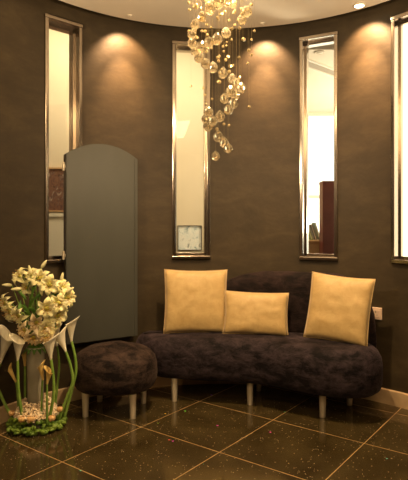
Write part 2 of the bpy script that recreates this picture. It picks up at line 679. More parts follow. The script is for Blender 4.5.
# office: vent, downlight, counter, red post, folders
vt = thing('air_vent', 'grey slotted air vent set diagonally in the office ceiling beyond the window', 'vent', (1.09, 4.77, LOWC), math.radians(43))
bm = bmesh.new()
for s in (-1, 1):
    add_box(bm, (0, s * 0.062, -0.008), (0.9, 0.02, 0.016))
    add_box(bm, (s * 0.45, 0, -0.008), (0.02, 0.144, 0.016))
bm_obj('vent_frame', bm, M_WHITE, vt)
for k in range(6):
    box_obj('slat', (0, -0.045 + 0.018 * k, -0.006), (0.88, 0.010, 0.008), M_GREY, vt, Matrix.Rotation(0.5, 3, 'X'))
box_obj('vent_backing', (0, 0, -0.0015), (0.88, 0.12, 0.002), M_GREY, vt)


def downlight(loc, label, r, energy, lit, spot=60, target=None, group='recessed downlights'):
    t = thing('ceiling_downlight', label, 'downlight', loc)
    bm = bmesh.new()
    prof = [(r * 0.74, -0.001), (r * 0.78, -0.010), (r, -0.008), (r, 0.0)]
    seg = 32
    rings = [[bm.verts.new((pr * math.cos(2 * PI * k / seg), pr * math.sin(2 * PI * k / seg), pz)) for k in range(seg)] for pr, pz in prof]
    for a_, b_ in ((0, 1), (1, 2), (2, 3), (3, 0)):
        for k in range(seg):
            bm.faces.new((rings[a_][k], rings[a_][(k + 1) % seg], rings[b_][(k + 1) % seg], rings[b_][k]))
    bm_obj('trim_ring', bm, M_CEIL, t, True)
    lathe('bulb', [(r * 0.30, 0.0), (r * 0.76, -0.001), (r * 0.74, -0.007), (r * 0.40, -0.013), (r * 0.1, -0.015)], M_LAMP if lit else M_CEIL, t, 24)
    return t


downlight((0.985, 4.36, LOWC), 'round white downlight in the office ceiling seen through the right-hand window', 0.045, 0, False)

ct = thing('office_counter', 'light oak counter in the office beyond the right-hand window', 'counter', (1.12, 5.5, 0.035))
box_obj('body', (0, 0, 0.5125), (0.56, 0.4, 1.095), M_TAN, ct, bev=0.005)
box_obj('counter_top', (0, 0, 1.075), (0.60, 0.44, 0.03), M_TAN, ct, bev=0.005)
pt = thing('cabinet', 'tall narrow dark red wooden cabinet beside the oak counter beyond the window', 'cabinet', (1.25, 5.20, 0))
box_obj('body', (0, 0, 0.88), (0.12, 0.16, 1.64), M_RED, pt, bev=0.006)
box_obj('plinth', (0, 0, 0.03), (0.10, 0.13, 0.06), M_DARK, pt)
box_obj('cap', (0, 0, 1.71), (0.125, 0.17, 0.025), M_RED, pt, bev=0.004)
for k, (x, m_, h_, lb) in enumerate(((1.16, M_LEAF, 0.20, 'dark green folder leaning on the oak counter, leftmost of three'),
                                     (1.205, M_DARK, 0.17, 'black folder leaning on the oak counter between two others'),
                                     (1.25, mat('grey_green_card', (0.30, 0.36, 0.26), 0.5), 0.19, 'pale grey-green folder leaning on the oak counter by the red cabinet'))):
    ft = thing('folder', lb, 'folder', (x - 0.03, 5.45, 1.126), 0, 'folders on the counter')
    bm = bmesh.new()
    R = Matrix.Rotation(-0.32, 3, 'Y')
    off = R @ Vector((0, 0, h_ / 2))
    add_box(bm, (off.x, 0, off.z + 0.001), (0.004, 0.14, h_), R)
    bm_obj('front_cover', bm, m_, ft)
    bm = bmesh.new()
    add_box(bm, (off.x + 0.014, 0, off.z + 0.001), (0.004, 0.14, h_), R)
    add_box(bm, (off.x + 0.007, 0.07, off.z + 0.001), (0.016, 0.003, h_), R)
    bm_obj('back_cover', bm, m_, ft)
    bm = bmesh.new()
    add_box(bm, (off.x + 0.007, -0.002, off.z + 0.001), (0.009, 0.132, h_ - 0.01), R)
    bm_obj('pages', bm, M_WHITE, ft)

# ------------------------------------------------------------------ niche spotlights
for ang, pw, lit, lb in ((-27.6, 27, False, 'small recessed spotlight in the round ceiling above the grey arched panel'),
                         (12.0, 27, False, 'small recessed spotlight in the round ceiling right of the chandelier'),
                         (40.0, 36, True, 'glowing recessed downlight near the edge of the round ceiling')):
    p = pol(ang, 1.475, CEIL)
    downlight(tuple(p), lb, 0.042 if lit else 0.020, 0, lit)
    light('edge_spot_light', 'SPOT', (p.x, p.y, CEIL - 0.022), pw, (1.0, 0.57, 0.27), spot=94, blend=0.7,
          target=pol(ang, 1.66, CEIL - 0.022 - 0.30), radius=0.012)
    light('edge_beam_light', 'SPOT', (p.x, p.y, CEIL - 0.022), pw * 2.6, (1.0, 0.57, 0.27), spot=50, blend=1.0,
          target=pol(ang, 1.66, CEIL - 0.022 - 0.62), radius=0.012)


# ------------------------------------------------------------------ upholstery
def cushion_pad(name, outline, z0, z1, rr, m, parent, dome=0.02, wob=0.006, seed=0.0, rings_n=9):
    # outline: closed plan loop; rounded edge of radius rr, soft dome on top
    N = len(outline)
    cen = sum((Vector((p.x, p.y, 0)) for p in outline), Vector()) / N
    area = sum(outline[i].x * outline[(i + 1) % N].y - outline[(i + 1) % N].x * outline[i].y for i in range(N))
    sgn = 1 if area > 0 else -1
    nor = []
    for i in range(N):
        t = outline[(i + 1) % N] - outline[(i - 1) % N]
        n_ = Vector((t.y, -t.x, 0)).normalized() * sgn
        nor.append(n_)
    H = z1 - z0
    rings = []
    for k in range(rings_n + 1):       # side profile: full superellipse
        th = -PI / 2 + PI * k / rings_n
        cs = max(math.cos(th), 0) ** 0.75
        sn = math.copysign(abs(math.sin(th)) ** 0.8, math.sin(th))
        inset = rr * (1 - cs) * (1.0 if sn > 0 else 0.45)
        rings.append((inset, z0 + H * 0.42 + sn * H * (0.58 if sn > 0 else 0.42), 0))
    vs, fs = [], []
    allr = []
    for inset, z, _ in rings:
        allr.append([outline[i] - nor[i] * inset + Vector((0, 0, z)) for i in range(N)])
    # top: shrink towards a spine
    top = allr[-1]
    for f_ in (0.80, 0.55, 0.28, 0.05):
        ring = []
        for i in range(N):
            p = top[i].copy()
            c = cen.copy(); c.z = z1
            # spine keeps long shapes from folding
            c.x = cen.x + (p.x - cen.x) * 0.45 if SPINE[0] else cen.x
            if SPINE[0]:
                c.y = SPINE[0](c.x)
            qv = c.lerp(p, f_)
            qv.z = z1 + dome * (1 - f_ ** 2)
            ring.append(qv)
        allr.append(ring)
    bot = allr[0]
    for r in allr:
        for p in r:
            w = noise.noise(Vector((p.x * 6 + seed, p.y * 6, p.z * 6))) * wob + noise.noise(Vector((p.x * 17 + seed, p.y * 17, p.z * 17))) * wob * 0.5
            d = (p - Vector((cen.x, cen.y, (z0 + z1) / 2))).normalized()
            vs.append(p + d * w)
    for j in range(len(allr) - 1):
        for i in range(N):
            i2 = (i + 1) % N
            fs.append((j * N + i, j * N + i2, (j + 1) * N + i2, (j + 1) * N + i))
    fs.append(tuple((len(allr) - 1) * N + i for i in range(N)))
    fs.append(tuple(range(N))[::-1])
    o = mesh_obj(name, vs, fs, m, parent)
    bm = bmesh.new(); bm.from_mesh(o.data)
    bmesh.ops.recalc_face_normals(bm, faces=bm.faces)
    bm.to_mesh(o.data); bm.free()
    return o


SPINE = [None]


def leg(parent, x, y, h=0.20, r=0.024):
    o = lathe('leg', [(r * 0.84, 0.0), (r * 0.84, 0.004), (r * 1.14, h - 0.004), (r * 1.14, h)], M_STEELW, parent, 20, (x, y, 0))
    return o


# sofa
sofa = thing('sofa', 'curved dark plum velvet sofa on steel legs against the round wall', 'sofa', (0.35, 3.75, 0))


def SL(p):
    return Vector((p[0] - 0.35, p[1] - 3.75, 0))


out = [(-0.52, 3.885), (-0.465, 3.765), (-0.32, 3.665), (-0.07, 3.585), (0.18, 3.55), (0.38, 3.49), (0.58, 3.35), (0.80, 3.22), (1.02, 3.21),
       (1.16, 3.32), (1.19, 3.50), (1.10, 3.67), (0.93, 3.82), (0.70, 3.93), (0.42, 4.01), (0.12, 4.04), (-0.16, 4.01), (-0.40, 3.95)]
ol = spline([SL(p) for p in out], 6)
SPINE[0] = lambda x: (3.80 - 3.75) - 0.10 * x - 0.16 * x * abs(x)
cushion_pad('seat', ol, 0.165, 0.465, 0.115, M_VELS, sofa, dome=0.012, wob=0.010, seed=3.0)
SPINE[0] = None


def sofa_back():
    a0, a1 = -15.0, 43.5
    n = 56
    ri, ro = 1.475, 1.615
    vs, fs = [], []
    K = 16
    for i in range(n + 1):
        t = i / n
        a = a0 + (a1 - a0) * t
        # height profile of the kidney shape
        up = math.sin(min(t / 0.5, 1.0) * PI / 2) ** 0.55
        dn = (max(0.0, 1 - ((t - 0.80) / 0.20) ** 2) ** 0.5) if t > 0.80 else 1.0
        h = 0.34 + 0.575 * up * (0.25 + 0.75 * dn)
        e = min(t, 1 - t)
        thk = 1.0 if e > 0.05 else max(0.15, math.sqrt(max(0, 1 - (1 - e / 0.05) ** 2)))
        rc = (ri + ro) / 2
        hr = (ro - ri) / 2 * thk
        z0 = 0.30
        for k in range(K):
            th = 2 * PI * k / K
            cx = math.copysign(abs(math.cos(th)) ** 0.6, math.cos(th))
            sz = math.copysign(abs(math.sin(th)) ** 0.45, math.sin(th))
            zc, hz = (z0 + h) / 2, max((h - z0) / 2, 0.02)
            taper = 1 - 0.18 * max(0, sz)
            p = pol(a, rc + hr * cx * taper, zc + hz * sz)
            p.x -= 0.35; p.y -= 3.75
            w = noise.noise(p * 9) * 0.006
            vs.append(p + Vector((0, -w, w)))
    for i in range(n):
        for k in range(K):
            k2 = (k + 1) % K
            fs.append((i * K + k, i * K + k2, (i + 1) * K + k2, (i + 1) * K + k))
    fs.append(tuple(range(K))[::-1]); fs.append(tuple(n * K + k for k in range(K)))
    o = mesh_obj('backrest', vs, fs, M_VELK, sofa)
    bm = bmesh.new(); bm.from_mesh(o.data)
    bmesh.ops.recalc_face_normals(bm, faces=bm.faces)
    bm.to_mesh(o.data); bm.free()


sofa_back()
for (x, y) in ((-0.213, 3.684), (0.325, 3.61), (0.782, 3.37), (1.025, 3.60), (-0.22, 3.92), (0.42, 3.92)):
    leg(sofa, x - 0.35, y - 3.75, 0.20, 0.0225)

# ottoman
ott = thing('ottoman', 'small dark brown velvet ottoman on four short steel legs left of the sofa', 'ottoman', (-0.608, 3.510, 0), math.radians(-6.6))
sq = []
for k in range(64):
    th = 2 * PI * k / 64
    e = 0.88
    sq.append(Vector((0.285 * math.copysign(abs(math.cos(th)) ** e, math.cos(th)), 0.265 * math.copysign(abs(math.sin(th)) ** e, math.sin(th)), 0)))
cushion_pad('seat', sq, 0.165, 0.428, 0.135, M_VELB, ott, dome=0.035, wob=0.008, seed=11.0)
for sx in (-1, 1):
    for sy in (-1, 1):
        leg(ott, sx * 0.16, sy * 0.15, 0.20, 0.0225)


# pillows
def pillow(label, loc, w, h, thick, rz, tilt, roll, seed):
    n = 26
    vs, fs = [], []
    for side in (-1, 1):
        for i in range(n + 1):
            for j in range(n + 1):
                u, v = -1 + 2 * i / n, -1 + 2 * j / n
                edge = (1 - abs(u) ** 2.6) * (1 - abs(v) ** 2.6)
                th = max(0.0, edge) ** 0.42 * thick / 2
                cx = 1 - 0.050 * (1 - v * v) * 1.0 * (abs(u) ** 3) + 0.0
                cz = 1 - 0.055 * (1 - u * u) * (abs(v) ** 3)
                x = u * w / 2 * (cx)
                z = v * h / 2 * (cz)
                wr = 0.006 * noise.noise(Vector((x * 14 + seed, z * 14, side * 3.0))) + 0.004 * noise.noise(Vector((x * 34 + seed, z * 30, side * 5.0)))
                # creases running in from the corners
                cr = math.sin((abs(u) - abs(v)) * 26 + seed) * 0.0025 * max(0, abs(u) + abs(v) - 1.1)
                y = side * (th + (wr + cr) * min(1, th / 0.02))
                vs.append((x, y, z))
    N = (n + 1) * (n + 1)
    for i in range(n):
        for j in range(n):
            a = i * (n + 1) + j
            q = (a, a + n + 1, a + n + 2, a + 1)
            fs.append(q)
            fs.append(tuple(N + t for t in q[::-1]))
    me_t = thing('pillow', label, 'pillow', loc)
    o = mesh_obj('cover', vs, fs, M_GOLD, me_t)
    bm = bmesh.new(); bm.from_mesh(o.data)
    bmesh.ops.remove_doubles(bm, verts=bm.verts, dist=0.0004)
    bmesh.ops.recalc_face_normals(bm, faces=bm.faces)
    bm.to_mesh(o.data); bm.free()
    me_t.rotation_mode = 'XYZ'
    me_t.matrix_world = Matrix.Translation(Vector(loc)) @ Matrix.Rotation(rz, 4, 'Z') @ Matrix.Rotation(tilt, 4, 'X') @ Matrix.Rotation(roll, 4, 'Y')
    # seam piping round the edge
    pts = []
    for (ua, va, ub, vb) in ((-1, -1, 1, -1), (1, -1, 1, 1), (1, 1, -1, 1), (-1, 1, -1, -1)):
        for k in range(14):
            s_ = k / 14
            u, v = ua + (ub - ua) * s_, va + (vb - va) * s_
            pts.append((u * w / 2 * (1 - 0.050 * (1 - v * v) * abs(u) ** 3), 0, v * h / 2 * (1 - 0.055 * (1 - u * u) * abs(v) ** 3)))
    pts.append(pts[0])
    tube('seam', pts, 0.0028, M_GOLD, me_t, 6)
    return me_t


pillow('square gold pillow at the left end of the sofa, beside the small pillow', (-0.062, 3.82, 0.70), 0.475, 0.475, 0.13, math.radians(2), math.radians(-8), math.radians(0.5), 1.0)
pillow('small oblong gold pillow in the middle of the sofa', (0.380, 3.745, 0.622), 0.475, 0.315, 0.12, math.radians(-6), math.radians(-13), math.radians(1.5), 5.0)
pillow('square gold pillow at the right end of the sofa, near the wall socket', (0.930, 3.53, 0.690), 0.440, 0.465, 0.13, math.radians(-29), math.radians(-11), math.radians(4.5), 9.0)

# ------------------------------------------------------------------ grey arched panel
pa, pb = Vector((-0.966, 3.592, 0)), Vector((-0.523, 3.89, 0))
mid = (pa + pb) / 2
ang = math.atan2(pb.y - pa.y, pb.x - pa.x)
pw = (pb - pa).length + 0.02
panel = thing('arched_panel', 'tall grey-green metal panel with arched top standing out from the wall', 'panel', (mid.x, mid.y, 0), ang)


def arch_prism(name, w, z0, zs, zt, y0, y1, m, parent, bev=0.0):
    bm = bmesh.new()
    pts = [(-w / 2, z0), (w / 2, z0)]
    for k in range(25):
        u = 1 - 2 * k / 24
        pts.append((u * w / 2, zs + (zt - zs) * (1 - abs(u) ** 2.1)))
    f = bm.faces.new([bm.verts.new((x, y0, z)) for x, z in pts])
    r = bmesh.ops.extrude_face_region(bm, geom=[f])
    bmesh.ops.translate(bm, verts=[v for v in r['geom'] if isinstance(v, bmesh.types.BMVert)], vec=(0, y1 - y0, 0))
    if bev:
        bmesh.ops.bevel(bm, geom=[e for e in bm.edges if abs(e.verts[0].co.y - e.verts[1].co.y) < 1e-6 and e.verts[0].co.y < (y0 + y1) / 2], offset=bev, segments=2, affect='EDGES')
    return bm_obj(name, bm, m, parent)


arch_prism('face_plate', pw, 0.43, 1.768, 1.858, -0.022, -0.010, M_PANEL, panel, 0.004)
arch_prism('backing_board', pw, 0.43, 1.765, 1.854, -0.010, 0.035, M_DARK, panel)
box_obj('folded_edge', (pw / 2 - 0.022, -0.0235, 1.10), (0.012, 0.004, 1.33), M_PANEL, panel)
for z in (1.68, 1.055):
    bm = bmesh.new()
    add_box(bm, (-pw / 2 - 0.008, 0.012, z), (0.014, 0.022, 0.06), bev=0.002)
    add_box(bm, (-pw / 2 - 0.002, 0.012, z), (0.008, 0.04, 0.02), bev=0.002)
    bm_obj('clamp', bm, M_STEELW, panel)
for x in (-0.12, 0.12):
    for z in (0.8, 1.6):
        bm = bmesh.new()
        add_box(bm, (x, 0.0525, z), (0.03, 0.035, 0.03))
        bm_obj('wall_bracket', bm, M_DARK, panel)

# ------------------------------------------------------------------ wall socket
sp = pol(41.8, NR - 0.001, 0.632)
sk = thing('wall_socket', 'small ivory wall socket plate right of the sofa', 'socket', tuple(sp), -math.radians(41.8))
box_obj('cover_plate', (0, -0.007, 0), (0.086, 0.012, 0.086), M_SWITCH, sk, bev=0.004)
box_obj('socket_face', (0, -0.0145, 0), (0.054, 0.004, 0.054), M_SWITCH, sk, bev=0.0015)
for (x, z, w_, h_) in ((0, 0.012, 0.004, 0.010), (-0.010, -0.010, 0.009, 0.003), (0.010, -0.010, 0.009, 0.003)):
    box_obj('pin_hole', (x, -0.0168, z), (w_, 0.0012, h_), M_DARK, sk)

# ------------------------------------------------------------------ chandelier
random.seed(7)
CHX, CHY = 0.062, 2.40
chan = thing('chandelier', 'crystal chandelier of hanging glass balls and amber beads on fine wires', 'chandelier', (CHX, CHY, CEIL))
lathe('canopy', [(0.155, -0.035), (0.17, -0.030), (0.17, -0.004), (0.165, 0.0)], M_STEEL, chan, 48)
for k in range(3):
    th = 2 * PI * k / 3 + 0.4
    x, y = 0.10 * math.cos(th), 0.10 * math.sin(th)
    x *= 0.45; y *= 0.45
    lathe('lamp_rod', [(0.004, -0.33), (0.010, -0.328), (0.010, -0.30), (0.003, -0.295), (0.003, -0.034)], M_WIRE, chan, 10, (x, y, 0))
    lathe('lamp', [(0.003, -0.362), (0.008, -0.358), (0.009, -0.335), (0.008, -0.331)], M_LAMPC, chan, 16, (x, y, 0))
    light('chandelier_light', 'POINT', (CHX + x, CHY + y, CEIL - 0.375), 6, (1.0, 0.70, 0.38), radius=0.02)


def ball_mesh(name, r, sub, m, tear):
    bm = bmesh.new()
    bmesh.ops.create_icosphere(bm, subdivisions=sub, radius=r)
    for v in bm.verts:
        if tear and v.co.z > r * 0.55:
            v.co.z += (v.co.z - r * 0.55) * 0.7
            v.co.x *= 0.72; v.co.y *= 0.72
    me = bpy.data.meshes.new(name)
    bm.to_mesh(me); bm.free()
    me.materials.append(m)
    return me


BALL = ball_mesh('crystal_ball', 0.0240, 2, M_CRYSTAL, True)
BEAD = ball_mesh('bead', 0.0078, 1, M_BEAD, False)
WIRE = bpy.data.meshes.new('wire')
bm = bmesh.new()
bmesh.ops.create_cone(bm, cap_ends=True, segments=5, radius1=0.00028, radius2=0.00028, depth=1.0)
bmesh.ops.translate(bm, verts=bm.verts, vec=(0, 0, 0.5))
bm.to_mesh(WIRE); bm.free()
WIRE.materials.append(M_WIRE)


def hang(name, me, x, y, z, rtop, sc=1.0):
    o = bpy.data.objects.new(name, me)
    C.objects.link(o)
    o.parent = chan
    o.location = (x, y, z)
    o.rotation_euler = (0, 0, random.uniform(0, 6))
    o.scale = (sc, sc, sc)
    w = bpy.data.objects.new('wire', WIRE)
    C.objects.link(w)
    w.parent = o
    w.location = (0, 0, rtop)
    w.scale = (1 / sc, 1 / sc, max(0.01, (-0.034 - z - rtop * sc) / sc))
    return o


# big balls wind down in a widening, then narrowing spiral; (across, height, front/back)
RH = 0.118
spiral = [(227, 1, -1), (218, 3, -1), (210, 9.5, -1), (201.5, 17, -1), (195, 25, -1), (192, 35, -1), (192, 43.5, 1), (195, 51, 1), (199, 58, 1),
          (205.5, 64, 1), (213, 68, 1), (223, 73.5, 1), (232, 79, 1), (236.5, 84, 1), (241, 88, -1), (235, 95, -1), (230.5, 92, -1), (224.5, 99, -1),
          (233, 104, -1), (228.5, 110, -1), (208.5, 112.5, -1), (220, 117, 1), (206, 119, 1), (212.5, 121.5, -1), (208, 126.5, 1), (218.3, 137, 1),
          (224, 143, 1), (228, 148.5, -1), (215.7, 156.5, 1),
          (226, 33.5, 1), (217, 39.5, -1), (208.5, 43.5, -1), (201.5, 47.5, -1), (246.7, 12, 1), (241.8, 20, 1), (233, 4, 1), (222, -3, -1)]
for (px, py, sg) in spiral:
    dx = (px - 217) / 213.0
    dd = math.sqrt(max(0.0, (RH if py < 90 else 0.07) ** 2 - dx * dx)) * sg
    Y = CHY + dd
    X = (px - 204) / FPX * Y
    Z = CAM_Z - (py - 229) / FPX * Y
    hang('crystal_ball', BALL, X - CHX, Y - CHY, Z - CEIL, 0.034, random.uniform(0.9, 1.1))
for k in range(16):
    th = 1.5 + k * 0.42
    rr = 0.13
    hang('crystal_ball', BALL, rr * math.cos(th), rr * math.sin(th), -0.10 - 0.024 * (15 - k), 0.034)
nb = 0
low = [(249, 107), (205, 95), (212, 99), (203, 88), (224, 124), (229, 125.5), (217, 129), (248, 63.5), (206, 104), (191, 86)]
while nb < 100:
    if nb < len(low):
        px, py = low[nb]
        th = random.uniform(0, 6.28); Y = CHY + random.uniform(-0.06, 0.06)
        X = (px - 204) / FPX * Y; Z = CAM_Z - (py - 229) / FPX * Y
        hang('bead', BEAD, X - CHX, Y - CHY, Z - CEIL, 0.006, random.uniform(0.8, 1.1))
    else:
        r = 0.165 * math.sqrt(random.random()); th = random.uniform(0, 2 * PI)
        x, y = r * math.cos(th) + 0.012, r * math.sin(th)
        z = random.uniform(-0.88, -0.46)
        if z < -0.72 and x < -0.02:
            z += 0.25
        hang('bead', BEAD, x, y, z, 0.006, random.uniform(0.75, 1.25))
    nb += 1

# ------------------------------------------------------------------ flower arrangement
AX, AY = -1.052, 3.215


def P(px, py, dy=0.0):
    # a point of the arrangement, dy behind (+) or before (-) its middle
    Y = AY + dy
    return Vector(((px - 204) / FPX * Y, Y, CAM_Z - (py - 229) / FPX * Y))


# vase
vb = P(35.5, 400)
vase = thing('vase', 'tall frosted grey cylinder vase holding the lilies', 'vase', (vb.x, vb.y, 0.0))
lathe('body', [(0.046, 0.0), (0.048, 0.004), (0.0545, 0.492), (0.0545, 0.500), (0.049, 0.500), (0.048, 0.49), (0.044, 0.30), (0.01, 0.29)], M_VASE, vase, 40)

# lily bouquet
bq = thing('lily_bouquet', 'bouquet of cream lilies with buds and leaves standing in the grey vase', 'flowers', (vb.x, vb.y, 0.31))


def petal_grid(L, wid, curl, cup, n=8, mth=4):
    vs, fs = [], []
    for i in range(n + 1):
        t = i / n
        wv = wid * (math.sin(PI * min(1, t ** 0.8 * 0.97 + 0.03))) ** 0.8
        r = L * (0.15 + 0.85 * t) * (1 - 0.10 * t * t)
        z = L * (0.42 * math.sin(t * PI * 0.62) - curl * t ** 3)
        for j in range(mth + 1):
            s = -1 + 2 * j / mth
            ruffle = 0.004 * math.sin(t * 14 + j) * abs(s)
            vs.append(Vector((r, s * wv / 2, z + cup * wv * s * s * 0.35 + ruffle)))
    for i in range(n):
        for j in range(mth):
            a = i * (mth + 1) + j
            fs.append((a, a + 1, a + mth + 2, a + mth + 1))
    return vs, fs


def lily(parent, loc, facing, scale, mp, spin):
    vs, fs, mi = [], [], []
    for k in range(6):
        L, wd = (0.060, 0.036) if k % 2 else (0.058, 0.026)
        pv, pf = petal_grid(L, wd, 0.45 + 0.1 * (k % 3), 0.8)
        R = Matrix.Rotation(k * PI / 3 + spin, 3, 'Z')
        b = len(vs)
        vs += [R @ v + Vector((0, 0, -0.0012 * (k % 2))) for v in pv]
        fs += [tuple(b + i for i in f) for f in pf]
        mi += [0] * len(pf)
    fr = Vector(facing).normalized().to_track_quat('Z', 'Y').to_matrix()
    fl_ = mesh_obj('lily_flower', [fr @ (v * scale) for v in vs], fs, [mp], parent, loc=loc)
    sm = fl_.modifiers.new('thick', 'SOLIDIFY'); sm.thickness = 0.0012
    # throat and stamens
    bm = bmesh.new()
    bmesh.ops.create_cone(bm, cap_ends=True, segments=10, radius1=0.004, radius2=0.012, depth=0.022)
    bmesh.ops.transform(bm, matrix=fr.to_4x4() @ Matrix.Scale(scale, 4) @ Matrix.Translation((0, 0, 0.004)), verts=bm.verts)
    bm_obj('throat', bm, M_THROAT, fl_, True)
    bm = bmesh.new()
    for k in range(6):
        a = k * PI / 3 + spin + 0.5
        c = Vector((0.018 * math.cos(a), 0.018 * math.sin(a), 0.042))
        rr = bmesh.ops.create_icosphere(bm, subdivisions=1, radius=0.0028)
        bmesh.ops.transform(bm, matrix=fr.to_4x4() @ Matrix.Scale(scale, 4) @ Matrix.Translation(c) @ Matrix.Diagonal((1.6, 0.8, 0.8, 1)), verts=rr['verts'])
        d = c * 0.5 + Vector((0, 0, -0.01))
        rc = bmesh.ops.create_cone(bm, cap_ends=True, segments=5, radius1=0.0012, radius2=0.0008, depth=0.04)
        q = (c - Vector((0, 0, 0.008))).to_track_quat('Z', 'Y').to_matrix().to_4x4()
        bmesh.ops.transform(bm, matrix=fr.to_4x4() @ Matrix.Scale(scale, 4) @ Matrix.Translation(c * 0.55) @ q, verts=rc['verts'])
    bm_obj('stamens', bm, M_ANTHER, fl_)
    return fl_


random.seed(21)
base = Vector((vb.x, vb.y, 0.31))
neck = Vector((vb.x, vb.y, 0.50))
flowers = [(21, 277, 0.0, 0), (33, 276, 0.03, 0), (41, 279, -0.02, 0), (50, 285, -0.07, 0), (62, 288, 0.0, 0), (66, 298, -0.03, 0), (58, 303, -0.07, 0),
           (47, 308, -0.10, 0), (7, 303, -0.02, 0), (20, 315, -0.09, 0), (12, 312, -0.04, 0), (57, 315, -0.04, 0), (60, 311, 0.02, 0), 
           (26, 329, -0.06, 1), (37, 322, -0.09, 1), (46, 327, -0.07, 0), (34, 336, -0.08, 1), (52, 322, -0.03, 0), (28, 288, 0.02, 0), (45, 334, -0.06, 1)]
for i, (px, py, dy, k) in enumerate(flowers):
    c = P(px, py, dy)
    d = Vector(((px - 37) * 0.03 + random.uniform(-0.3, 0.3), -0.9 + dy * 3, (305 - py) * 0.022 + random.uniform(-0.2, 0.3)))
    if (px, py) == (50, 285):
        d = Vector((0.1, -1, 0.15))
    lily(bq, c - base, d, random.uniform(1.05, 1.32), M_PINKP if k else M_PETAL, random.uniform(0, 1))
    s0 = neck + Vector((random.uniform(-0.035, 0.035), random.uniform(-0.035, 0.035), -0.14))
    s1 = neck + Vector((random.uniform(-0.03, 0.03), random.uniform(-0.03, 0.03), 0.0))
    back = c - d.normalized() * 0.03
    mid_ = (s1 + back) / 2 + Vector((0, 0.02, 0.01))
    pts = spline([s0 - base, s1 - base, mid_ - base, back - base, c - base], 4, False)
    tube('stem', pts, 0.0032, M_STEM, bq, 6)
for (px, py, dx, dz) in ((44, 264, 0.7, 1.0), (7, 285, -1.0, 0.05), (16, 289, -1, -0.05), (62, 277, 0.25, 1.0), (41, 291, 0.3, -1), (30, 270, -0.2, 1), (70, 290, 1, 0.7)):
    c = P(px, py, -0.06 if py > 288 else 0.0)
    ax = Vector((dx, -0.2, dz)).normalized()
    bm = bmesh.new()
    bmesh.ops.create_icosphere(bm, subdivisions=2, radius=1)
    for v in bm.verts:
        tz = v.co.z
        w = 0.011 * (1 - 0.35 * tz)
        v.co = Vector((v.co.x * w, v.co.y * w, tz * 0.032))
    bmesh.ops.transform(bm, matrix=ax.to_track_quat('Z', 'Y').to_matrix().to_4x4(), verts=bm.verts)
    bm_obj('bud', bm, M_PETAL, bq, True, loc=c - base)
    st = c - ax * 0.028
    pts = spline([Vector((0, 0, 0.12)), (neck - base) + Vector(((c - neck).x * 0.2, 0, 0.06)), (st - base) * 0.75 + (neck - base) * 0.25, st - base], 5, False)
    tube('stem', pts, 0.0026, M_STEM, bq, 6)


def leaf_verts(L, w, bend, n=8):
    vs, fs = [], []
    for i in range(n + 1):
        t = i / n
        ww = w * math.sin(PI * min(0.99, 0.04 + t * 0.95)) ** 0.9
        x = L * t * (1 - 0.15 * bend * t)
        z = -bend * L * 0.45 * t * t
        for s in (-1, 0, 1):
            vs.append(Vector((x, s * ww / 2, z + 0.18 * ww * abs(s))))
    for i in range(n):
        for j in range(2):
            a = i * 3 + j
            fs.append((a, a + 1, a + 4, a + 3))
    return vs, fs


random.seed(5)
for k in range(26):
    px = random.uniform(18, 56); py = random.uniform(282, 326)
    if k < 9:
        px, py = [(28, 285), (33, 290), (38, 283), (30, 305), (34, 315), (26, 310), (40, 312), (36, 300), (31, 297)][k]
    c = P(px, py, random.uniform(-0.07, -0.02))
    L, w = random.uniform(0.07, 0.13), random.uniform(0.018, 0.032)
    lv, lf = leaf_verts(L, w, random.uniform(0, 0.9))
    dr = Vector((random.uniform(-0.7, 0.7) + (px - 37) * 0.03, random.uniform(-0.5, 0.2), random.uniform(0.1, 1.2)))
    if k < 9:
        dr = Vector((random.uniform(-.35, .35), -0.25, 1))
    qm = dr.to_track_quat('X', 'Y').to_matrix()
    o = mesh_obj('leaf', [qm @ v for v in lv], lf, M_LEAF, bq, loc=c - base - dr.normalized() * L * 0.4)
    sm = o.modifiers.new('thick', 'SOLIDIFY'); sm.thickness = 0.0012
# collar of leaves at the vase mouth
for k in range(12):
    a = 2 * PI * k / 12 + 0.2
    lv, lf = leaf_verts(0.085, 0.035, 1.6)
    R = Matrix.Rotation(a, 3, 'Z') @ Matrix.Rotation(-0.25, 3, 'Y')
    o = mesh_obj('leaf', [R @ v for v in lv], lf, M_LEAF, bq, loc=neck - base + Vector((0, 0, 0.006)))
    sm = o.modifiers.new('thick', 'SOLIDIFY'); sm.thickness = 0.0012


